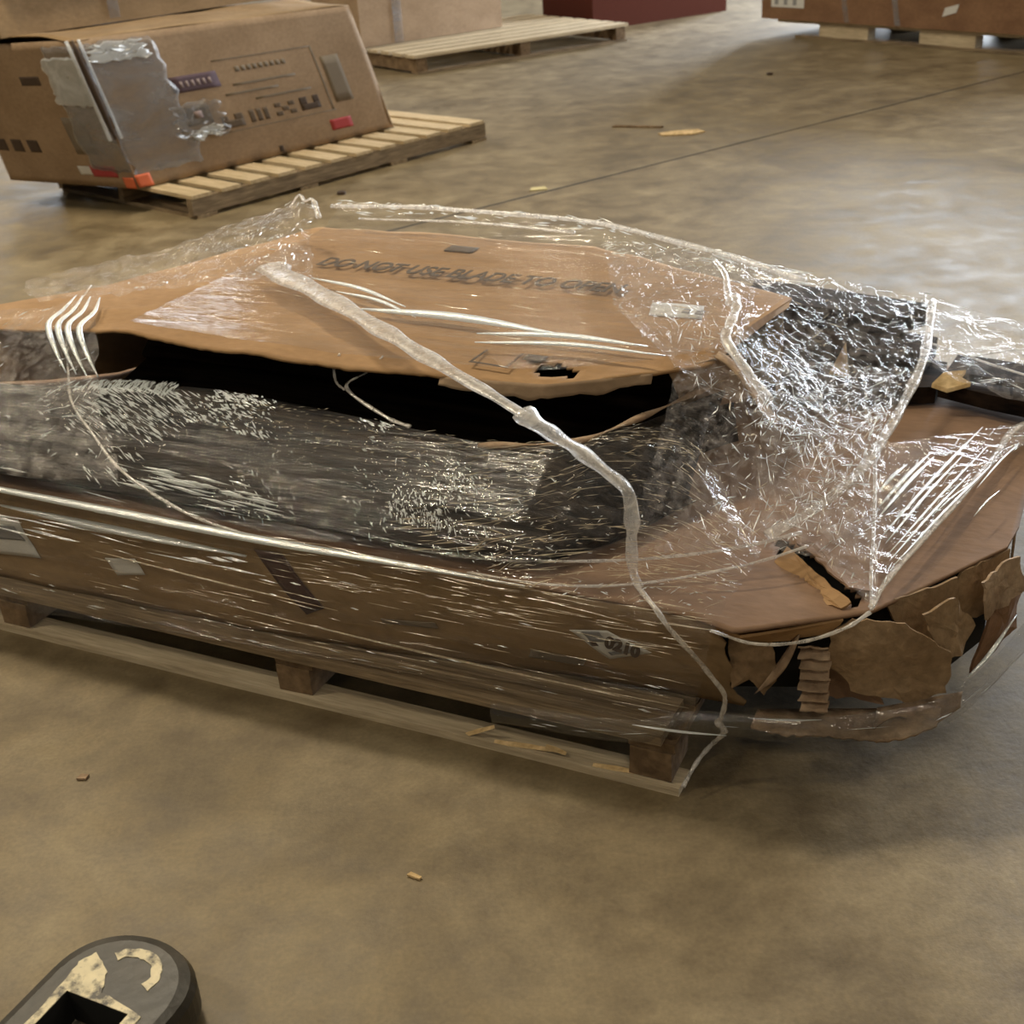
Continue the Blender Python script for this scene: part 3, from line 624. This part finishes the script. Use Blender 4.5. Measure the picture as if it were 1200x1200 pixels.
glint_folds(ff, 120, (sx(-1.9), sx(-.9), .52, .74), 1, -.03, (.03, .14), (.002, .007), 'fold', 5, .05, clump=.6)
glint_folds(ff, 110, (sx(-1.3), sx(.05), .2, .5), 1, .0, (.03, .14), (.001, .003), 'glint_w', 6, .03)
glint_folds(ff, 46, (sx(-1.9), sx(.05), .05, .45), 1, -.05, (.02, .06), (.0015, .005), 'fold', 7, .04)
glint_folds(ff, 26, (sx(-1.75), sx(-.9), .40, .49), 1, -.02, (.06, .25), (.004, .010), 'fold', 8, .02)
glint_folds(ff, 150, (sx(-.8), sx(.06), .42, .58), 1, .02, (.03, .12), (.001, .003), 'glint_w', 9, .06)
glint_folds(ff, 260, (sx(-1.1), sx(.0), .86, 1.0), .9, .3, (.008, .03), (.001, .003), 'glint_w', 10, .6)
glint_folds(ff, 300, (sx(-.40), sx(.07), .55, 1.0), .9, .3, (.01, .05), (.001, .003), 'glint_w', 24, .5)
glint_folds(ff, 240, (sx(-.55), sx(.03), .62, .98), 1, .25, (.03, .10), (.0008, .0025), 'glint_w', 36, .12)
glint_folds(ff, 140, (sx(-.40), sx(.07), .55, 1.0), .9, .3, (.006, .02), (.001, .003), 'fold', 25, .7)
glint_folds(P3, 1100, (0, 1, 0.02, 1), .4, -.8, (.006, .030), (.001, .0045), 'fold', 11, .9, clump=.7, csc=9)
glint_folds(P3b, 330, (0, 1, .1, 1), .4, -.8, (.01, .05), (.0008, .003), 'fold', 34, 1.0)
glint_folds(P3, 260, (.1, 1, .35, 1), .4, -.8, (.01, .05), (.0008, .003), 'fold', 35, 1.0)
glint_folds(P3b, 420, (0, 1, 0, 1), .4, -.8, (.006, .034), (.001, .005), 'fold', 31, .9, clump=.5, csc=9)
glint_folds(P3, 260, (0.2, 1, .1, 1), .4, -.8, (.008, .04), (.001, .004), 'glint_w', 12, .9)
glint_folds(P3, 110, (.0, .5, .0, .1), .7, -.2, (.01, .03), (.002, .006), 'fold', 13, .5)
glint_folds(P6, 190, (0, 1, 0, 1), .7, -.6, (.01, .045), (.001, .005), 'fold', 14, .4, clump=.6)
glint_folds(P7, 240, (.15, 1, 0, 1), .4, -.8, (.008, .03), (.0015, .006), 'fold', 15, .6, clump=.6)
glint_folds(P7, 60, (.3, 1, .1, 1), .4, -.8, (.01, .03), (.0015, .006), 'glint_w', 16, .6)
glint_folds(ft, 60, (0, 1, .05, .85), 1, -.12, (.02, .10), (.0012, .004), 'glint_w', 17, .05)
glint_folds(ft, 150, (0, 1, .86, 1.0), 1, .0, (.015, .07), (.002, .007), 'fold', 18, .15)
glint_folds(P9, 70, (0, 1, 0, 1), 1, -.2, (.01, .05), (.001, .004), 'fold', 33, .4)
glint_folds(P4, 60, (0, 1, .05, 1), .3, -.9, (.02, .06), (.001, .003), 'fold', 19, .15)
glint_folds(fb, 16, (0, 1, .35, .65), 1, 0, (.03, .10), (.001, .003), 'fold', 20, .03)
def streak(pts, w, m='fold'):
    return MB().tube(smooth_path(pts, 5), lambda t: w * (.25 + math.sin(math.pi * min(.98, t + .02))), 6, .5).build('film_glint_streak', M[m], film, True)
# long straight highlights of pulled-tight pleats, painted as whitened strips
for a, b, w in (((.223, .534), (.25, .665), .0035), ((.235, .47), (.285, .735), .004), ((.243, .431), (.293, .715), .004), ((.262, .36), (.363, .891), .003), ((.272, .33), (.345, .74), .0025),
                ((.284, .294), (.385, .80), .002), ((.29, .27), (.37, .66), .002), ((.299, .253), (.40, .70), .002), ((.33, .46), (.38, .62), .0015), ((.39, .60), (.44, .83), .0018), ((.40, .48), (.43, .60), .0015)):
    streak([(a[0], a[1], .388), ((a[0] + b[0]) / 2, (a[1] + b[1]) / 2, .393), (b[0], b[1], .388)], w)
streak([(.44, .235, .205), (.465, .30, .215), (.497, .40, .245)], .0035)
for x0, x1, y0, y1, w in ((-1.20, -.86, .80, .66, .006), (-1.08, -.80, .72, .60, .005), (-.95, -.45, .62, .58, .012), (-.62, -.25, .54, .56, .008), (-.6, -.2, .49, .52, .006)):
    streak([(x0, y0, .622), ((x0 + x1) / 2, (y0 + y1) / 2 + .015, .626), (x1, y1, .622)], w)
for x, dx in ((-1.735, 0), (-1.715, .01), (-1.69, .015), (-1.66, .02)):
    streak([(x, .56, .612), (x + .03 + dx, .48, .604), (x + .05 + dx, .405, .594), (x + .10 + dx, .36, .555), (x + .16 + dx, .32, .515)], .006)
# front top edge of the lower carton: one long pleat, its highlight painted white
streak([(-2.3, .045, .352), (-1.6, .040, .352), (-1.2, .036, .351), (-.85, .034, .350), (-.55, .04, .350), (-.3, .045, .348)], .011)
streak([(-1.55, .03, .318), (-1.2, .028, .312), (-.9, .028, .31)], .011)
streak([(-.95, .024, .185), (-.6, .03, .17), (-.3, .045, .155), (.0, .06, .148)], .003, 'glint_w')
streak([(-1.3, .028, .25), (-1.0, .028, .235), (-.7, .028, .225)], .0025, 'glint_w')
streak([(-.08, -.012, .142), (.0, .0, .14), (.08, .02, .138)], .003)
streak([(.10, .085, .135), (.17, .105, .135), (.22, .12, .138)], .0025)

# ------------------------------------------------------------------ pallet two with the printed carton
P2 = Vector((-1.472, 6.372, 0)); P2R = R(46)
p2 = empty('wooden_pallet', P2, P2R, label='wooden pallet with open deck slats under the printed carton', cat='pallet', group='wooden pallets')
for y in (0.0, .62, 1.24):
    board(p2, 'stringer', 0, 2.12, y, y + .045, .02, .10, M['wood_x'])
for k in range(12):
    x = .005 + k * .18
    board(p2, 'deck_board', x, x + .12, -.005, 1.29, .10, .118, M['wood_pale'])
for k in range(4):
    board(p2, 'bottom_board', .02 + k * .66, .14 + k * .66, -.005, 1.29, .0, .018, M['wood_y'])
c2 = empty('cardboard_carton', P2, P2R, label='slumped carton with taped corner, printed icons and red stickers', cat='carton')
B = [(-.05, .37), (1.70, .345), (1.50, 1.27), (-.27, 1.27)]
T = [(-.27, .33), (1.44, .33), (1.36, 1.22), (-.44, 1.22)]
zb2, zt2 = .124, .83
def face2(i, j, bulge=.02):
    def fn(s, t):
        b = [lerp(B[i][k], B[j][k], s) for k in (0, 1)]; a = [lerp(T[i][k], T[j][k], s) for k in (0, 1)]
        z = lerp(zb2, zt2 + (.04 * (1 - s) if i == 0 else .04 * s if j == 0 else 0), t)
        p = Vector((lerp(b[0], a[0], t), lerp(b[1], a[1], t), z))
        d = Vector((B[j][1] - B[i][1], -(B[j][0] - B[i][0]), 0)).normalized()
        return p + d * bulge * (math.sin(math.pi * t) * math.sin(math.pi * s) + .5 * nz(p, 2.2, 3))
    return fn
F2, S2 = face2(0, 1), face2(3, 0)
MB().grid(F2, 40, 20).build('front_panel', M['card_grey'], c2, True, .006)
MB().grid(S2, 30, 20).build('side_panel', M['card_grey'], c2, True, .006)
MB().grid(face2(1, 2), 20, 12).build('side_panel', M['card_grey'], c2, True, .006)
MB().grid(face2(2, 3), 30, 12).build('back_panel', M['card_grey'], c2, True, .006)
def top2(s, t):
    p = Vector(F2(s, 1)).lerp(Vector(face2(2, 3)(1 - s, 1)), t); p.z += .05 * math.sin(math.pi * t) * .6 + .015 * nz(p, 4, 1); return p
MB().grid(top2, 30, 20).build('top_panel', M['card'], c2, True, .006)
def decal2(fn, name, m, s0, s1, t0, t1, off=.002, n=5, skew=0.0, wob=0.0):
    def g(s, t):
        u, v = min(1, max(0, lerp(s0, s1, s) + wob * nz((t * 4, s, s0), 2, t0))), min(1, lerp(t0, t1, t) + wob * nz((s * 3, t, s0), 2, 5)); p = Vector(fn(u, v)); e = .01
        nn = (Vector(fn(u + e, v)) - p).cross(Vector(fn(u, v + e)) - p).normalized()
        return p + nn * off
    return MB().grid(g, n, n).build(name, m, c2, True, .0006)
decal2(F2, 'printed_logo', M['purple'], .235, .40, .575, .685)
for k in range(6): decal2(F2, 'logo_stroke', M['purple_l'], .262 + k * .02, .272 + k * .02, .61, .65, .009, 2)
decal2(F2, 'printed_icon', M['ink2'], .235, .325, .34, .48)
decal2(F2, 'printed_icon', M['purple_l'], .268, .295, .39, .44, .009, 2)
decal2(F2, 'printed_icon', M['ink2'], .35, .43, .275, .33); decal2(F2, 'printed_icon', M['ink2'], .35, .375, .33, .365); decal2(F2, 'printed_icon', M['ink2'], .40, .43, .33, .37)
for k in range(3): decal2(F2, 'printed_icon', M['ink2'], .455 + k * .027, .472 + k * .027, .285, .375)
for k in range(3):
    for j in range(3):
        if (k + j) % 2 == 0: decal2(F2, 'printed_icon', M['ink2'], .555 + k * .027, .58 + k * .027, .29 + j * .032, .32 + j * .032)
decal2(F2, 'printed_icon', M['ink'], .655, .735, .29, .335); decal2(F2, 'printed_icon', M['ink'], .655, .685, .335, .39); decal2(F2, 'printed_icon', M['ink'], .71, .735, .335, .39)
for k in range(9): decal2(F2, 'printed_line', M['inkgrey'], .47 + k * .022, .486 + k * .022, .655, .69, .002, 2)
for j, (a, b) in enumerate(((.44, .68), (.40, .60), (.50, .72))): decal2(F2, 'printed_line', M['inkgrey'], a, b, .56 - j * .06, .575 - j * .06, .002, 6)
for (a, b, c_, d) in ((.33, .79, .245, .252), (.775, .781, .25, .75), (.40, .775, .745, .752)): decal2(F2, 'printed_line', M['inkgrey'], a, b, c_, d, .002, 8)
decal2(F2, 'printed_bar', M['inkgrey'], .80, .875, .30, .66)
decal2(F2, 'red_sticker', M['red'], .745, .835, .09, .175)
decal2(F2, 'torn_nick', M['ink'], .52, .535, .02, .07)
decal2(F2, 'tape_patch', M['tape'], .0, .24, .10, .97, .006, 10 + 8, wob=.035)
decal2(F2, 'tape_patch', M['tape'], .20, .36, .26, .50, .007, 8 + 8, wob=.035)
decal2(F2, 'tape_patch', M['tape_w'], .03, .21, .85, .96, .010, 6 + 8, wob=.035)
decal2(F2, 'tape_patch', M['tape_w'], .245, .335, .26, .32, .010, 4 + 8, wob=.035)
decal2(S2, 'tape_patch', M['tape'], .72, 1.0, .12, .97, .006, 10 + 8, wob=.035)
decal2(S2, 'tape_patch', M['tape_w'], .70, .96, .58, .90, .010, 8 + 8, wob=.035)
decal2(S2, 'printed_bar', M['inkgrey'], .66, .82, .24, .50)
for k in range(3): decal2(S2, 'printed_icon', M['ink'], .02 + k * .14, .11 + k * .14, .24, .33)
decal2(S2, 'red_sticker', M['red'], .70, .88, .075, .155)
decal2(S2, 'white_sticker', M['paper'], .61, .70, .085, .15)
decal2(S2, 'torn_nick', M['ink'], .47, .62, .72, .78)
decal2(F2, 'orange_tape', M['orange'], .0, .05, .01, .10, .016); decal2(S2, 'orange_tape', M['orange'], .92, 1.0, .01, .09, .016)
# open seam of the taped corner
e0 = [Vector(F2(0, t)) + Vector((-.014, -.014, 0)) for t in [k / 14 for k in range(5, 15)]]
MB().tube(e0, lambda t: .006 + .012 * math.sin(math.pi * t) , 6).build('corner_gap', M['ink'], c2, True)
MB().tube([p + Vector((-.03, .0, 0)) for p in e0], .012, 6, .6).build('tape_ridge', M['tape_w'], c2, True)
MB().tube([p + Vector((.032, -.004, 0)) for p in e0], .010, 6, .6).build('tape_ridge', M['tape_w'], c2, True)
# carton standing on top of it, set back
c2b = empty('cardboard_carton', P2 + Vector((0, 0, 0)), P2R, label='brown carton lying on top of the taped printed carton', cat='carton')
MB().hexa([(-.40, .76, .88), (1.2, .74, .88), (-.45, 1.2, .88), (1.2, 1.2, .88), (-.42, .78, 1.25), (1.15, .76, 1.25), (-.42, 1.2, 1.25), (1.15, 1.2, 1.25)]).build('box_body', M['card'], c2b)
MB().box(.2, .26, .745, .752, .9, 1.2).build('tape_strip', M['tape'], c2b)
MB().box(-.38, 1.12, .66, .90, 1.252, 1.258).build('flap', M['card_grey'], c2b)

# ------------------------------------------------------------------ pallet three, far
P3L = Vector((-.507, 10.763, 0)); P3R = R(33)
p3 = empty('wooden_pallet', P3L, P3R, label='far wooden pallet with a bright front deck board beyond the printed carton', cat='pallet', group='wooden pallets')
for x in (0.0, 1.02, 2.05):
    board(p3, 'stringer', x, x + .10, 0.01, 1.6, .02, .125, M['wood_old'])
for k in range(8):
    board(p3, 'deck_board', -.02, 2.18, k * .2, k * .2 + .14, .125, .15, M['wood_palex'])
for y in (0.0, .75, 1.45):
    board(p3, 'bottom_board', 0, 2.16, y, y + .1, 0, .018, M['wood_x'])
c3 = empty('cardboard_carton', P3L, P3R, label='plain dull brown carton on the far pallet with bright front board', cat='carton')
MB().hexa([(-.05, .80, .156), (1.42, .86, .156), (-.1, 1.56, .156), (1.42, 1.56, .156), (-.05, .80, .95), (1.44, .86, .95), (-.1, 1.56, .95), (1.44, 1.56, .95)]).build('box_body', M['card_grey'], c3)
MB().box(.28, .36, .80, .812, .16, .94).build('tape_strip', M['tape'], c3)
MB().box(-.02, 1.4, .84, 1.2, .951, .958).build('flap', M['card'], c3)
c3b = empty('cardboard_carton', Vector((1.25, 12.9, 0)), R(33), label='dark maroon carton low behind the plain carton on the far pallet', cat='carton')
MB().box(-.2, 1.5, 0, .8, .0, .5).build('box_body', m_plain('maroon_card', (.075, .022, .014), .9, 0, .05), c3b)
MB().box(.6, .66, -.004, .8, .5, .503).build('tape_strip', M['tape'], c3b)

# ------------------------------------------------------------------ pallet four and its large carton, upper right
P4L = Vector((2.47, 11.64, 0)); P4R = R(-54.7)
p4 = empty('wooden_pallet', P4L, P4R, label='low pallet almost hidden beneath the large reddish carton', cat='pallet', group='wooden pallets')
for x in (.55, 1.55, 2.6):
    board(p4, 'stringer', x, x + .5, .05, .15, .02, .115, M['wood_palex'])
    board(p4, 'stringer', x, x + .5, 1.0, 1.1, .02, .115, M['wood_x'])
for k in range(6):
    board(p4, 'deck_board', .1, 3.4, .04 + k * .2, .18 + k * .2, .115, .135, M['wood_palex'])
board(p4, 'bottom_board', .3, 3.3, .04, .14, 0, .02, M['wood_x'])
board(p4, 'bottom_board', .3, 3.3, 1.0, 1.1, 0, .02, M['wood_x'])
c4 = empty('cardboard_carton', P4L, P4R, label='large reddish brown carton with a white barcode label at the upper right', cat='carton')
MB().hexa([(-.05, 0, .142), (3.5, 0, .142), (-.05, 1.25, .142), (3.5, 1.25, .142), (-.05, .0, 1.25), (3.5, .0, 1.25), (-.05, 1.25, 1.25), (3.5, 1.25, 1.25)]).build('box_body', M['card_dark'], c4)
MB().box(.06, .42, -.004, 0, .24, .62).build('shipping_label', M['paper'], c4)
for k in range(3): MB().box(.10 + k * .10, .14 + k * .10, -.006, -.003, .26, .60).build('label_block', M['greypaper'], c4)
MB().prism([(1.78, -.005, .235), (1.90, -.005, .27), (1.92, -.005, .33), (1.80, -.005, .30)], (0, .004, 0)).build('paper_scrap', M['paper'], c4)
for x in (.85, 1.35): MB().prism([(x, -.004, .15), (x + .05, -.004, .15), (x - .08, -.004, .7), (x - .13, -.004, .7)], (0, .003, 0)).build('tape_strip', M['tape'], c4)

# ------------------------------------------------------------------ litter on the floor
def scrap(name, loc, pts, h, m, label, cat, rz=0):
    o = MB().prism([(x, y, 0) for x, y in pts], (0, 0, h)).build(name, m, None, loc=(loc[0], loc[1], 0.0012), rz=rz)
    return tag(o, label, cat)
scrap('cardboard_scrap', (1.157, 7.688), [(-.13, -.05), (.05, -.07), (.13, -.02), (.10, .05), (-.04, .06), (-.14, .02)], .006, M['splinter'], 'tan cardboard scrap on the floor above the joint line', 'scrap')
scrap('wood_sliver', (.93, 7.98), [(-.16, -.015), (.15, -.05), (.16, -.03), (-.14, .02)], .008, M['wood_old'], 'thin dark wood sliver beside the tan cardboard scrap', 'scrap', R(-18))
scrap('paper_scrap', (.243, 6.516), [(-.04, -.03), (.05, -.025), (.04, .035), (-.03, .03)], .004, m_plain('yellow_paper', (.62, .54, .28), .8), 'small yellow paper scrap lying on the floor joint', 'scrap')
scrap('grit_lump', (-.77, 6.709), [(-.02, -.015), (.02, -.015), (.022, .012), (0, .022), (-.02, .012)], .015, M['ink'], 'tiny dark lump on floor by the printed carton pallet', 'scrap')
scrap('grit_lump', (2.066, 9.557), [(-.02, -.015), (.02, -.015), (.022, .012), (0, .022), (-.02, .012)], .015, M['ink'], 'tiny dark lump on floor near the large reddish carton', 'scrap')
scrap('wood_chip', (-.205, 1.971 - .34), [(-.012, -.002), (.012, -.006), (.014, .0), (-.008, .006)], .004, M['splinter'], 'pale wood chip on the floor before the long pallet', 'scrap', R(-20))
scrap('wood_chip', (-.847, 1.96), [(-.01, -.006), (.008, -.008), (.012, .004), (-.004, .008)], .004, M['card_pale'], 'pale chip on floor left of the long pallet front', 'scrap')

# ------------------------------------------------------------------ pallet truck: one fork tip reaches into the picture
jk = empty('pallet_truck', MAIN, MAIN_RZ, label='dark worn fork tip of a pallet truck at the lower left', cat='pallet truck')
def fork(x0):
    W_, yt, yb, zt = .235, -.685, -1.85, .088
    cx = x0 + W_ / 2
    out = []
    for k in range(25):
        a = math.pi * k / 24; out.append((cx + W_ / 2 * math.cos(a), yt - .105 + .105 * math.sin(a) ** .85))
    hx0, hx1, hy0, hy1 = cx - .058, cx + .055, -1.02, -.822
    # top skin in pieces round the wheel opening, with a rolled-down rim
    mb = MB()
    n = len(out)
    rimi = [(cx + (x - cx) * .84, y - (.018 if y > -.78 else 0), zt) for x, y in out]
    rimo = [(x, y, zt - .016) for x, y in out]; rimb = [(x, y, .030) for x, y in out]
    vs = rimi + [(cx + (x - cx) * .95, y - .005, zt - .004) for x, y in out] + rimo + rimb
    fs = [(r * n + k, (r + 1) * n + k, (r + 1) * n + k + 1, r * n + k + 1) for r in range(3) for k in range(n - 1)]
    mb.add(vs, fs)
    # nose plate, from the rim to the opening
    xi0, xi1 = cx - W_ / 2 * .84, cx + W_ / 2 * .84
    nose = rimi + [(xi0, hy1, zt), (hx0, hy1, zt), (hx1, hy1, zt), (xi1, hy1, zt)]
    mb.add(nose, [tuple(range(len(nose)))])
    for a, b, c_, d in ((xi0, hx0, hy0, hy1), (hx1, xi1, hy0, hy1), (xi0, xi1, yb, hy0)):
        mb.add([(a, c_, zt), (b, c_, zt), (b, d, zt), (a, d, zt)], [(0, 1, 2, 3)])
    for sgn, xo, xi in ((-1, cx - W_ / 2, xi0), (1, cx + W_ / 2, xi1)):
        y1 = out[0][1]
        pr = [(xi, zt), (lerp(xi, xo, .7), zt - .004), (xo, zt - .016), (xo, .030)]
        for (xa, za), (xb, zb) in zip(pr, pr[1:]):
            mb.add([(xa, yb, za), (xb, yb, zb), (xb, y1, zb), (xa, y1, za)], [(0, 1, 2, 3)])
    f = mb.build('fork', M['fork'], jk, False)
    # walls of the opening; worn edges with the lamp glint painted in
    w = MB()
    for a, b in (((hx0, hy0), (hx0, hy1)), ((hx0, hy1), (hx1, hy1)), ((hx1, hy1), (hx1, hy0))):
        w.add([(*a, zt), (*b, zt), (*b, .03), (*a, .03)], [(0, 1, 2, 3)])
    w.build('wheel_well', M['rubber'], f)
    z = zt + .0008
    def patch(pts):
        fine = []
        for i_, p_ in enumerate(pts):
            q_ = pts[(i_ + 1) % len(pts)]
            for k_ in range(6):
                x_, y_ = lerp(p_[0], q_[0], k_ / 6), lerp(p_[1], q_[1], k_ / 6)
                inner = hx0 - .001 <= x_ <= hx1 + .001 and y_ <= hy1 + .001
                w_ = 0 if inner else .0035
                fine.append((x_ + w_ * nz((x_, y_, 0), 90, 1), y_ + w_ * nz((x_, y_, 0), 90, 7)))
        return MB().prism([(x, y, z - .001) for x, y in fine], (0, 0, .0016)).build('worn_glint', M['worn'], f)
    patch([(hx0 - .014, hy0), (hx0, hy0), (hx0, hy1), (hx1, hy1), (hx1, hy0), (hx1 + .02, hy0), (hx1 + .02, hy1 + .004), (hx0 + .05, hy1 + .018), (hx0 + .03, hy1 + .05), (hx0 - .01, hy1 + .075), (hx0 - .022, hy1 + .05), (hx0 - .016, hy1)])
    arc = [(cx + .052 * math.cos(a), -.762 + .046 * math.sin(a)) for a in [R(150 - k * 17) for k in range(11)]]
    arc2 = [(cx + .036 * math.cos(a), -.762 + .030 * math.sin(a)) for a in [R(150 - k * 17) for k in range(11)]]
    patch([(x + .004, y) for x, y in arc] + [(x + .004, y) for x, y in arc2[::-1]])
    patch([(xi1 - .012, hy0), (xi1 - .002, hy0), (xi1 - .002, -.86), (xi1 - .01, -.83), (xi1 - .016, -.85)])
    for yy in (-.90, -.98):
        MB().tube([(hx0 + .006, yy, .04), (hx1 - .006, yy, .04)], .038, 20).build('load_wheel', M['rubber'], f, True)
    return f
fork(-.705); fork(-1.255)
MB().box(-1.255, -.47, -2.05, -1.85, .05, .30).build('bridge', M['fork'], jk)
MB().tube([(-.8625, -2.1, .1), (-.8625, -2.1, .55)], .07, 16).build('pump_housing', M['fork'], jk, True)
for s_ in (-.06, .06):
    MB().tube([(-.8625 + s_ - .025, -2.12, .09), (-.8625 + s_ + .025, -2.12, .09)], .09, 20).build('steer_wheel', M['rubber'], jk, True)
MB().tube([(-.8625, -2.12, .5), (-.8625, -2.3, 1.05)], .02, 10).build('handle_shaft', M['fork'], jk, True)
MB().tube(smooth_path([(-.8625, -2.3, 1.05), (-.95, -2.33, 1.12), (-.96, -2.38, 1.26), (-.8625, -2.39, 1.29), (-.765, -2.38, 1.26), (-.775, -2.33, 1.12), (-.8625, -2.3, 1.05)], 6), .014, 8).build('handle_loop', M['rubber'], jk, True)
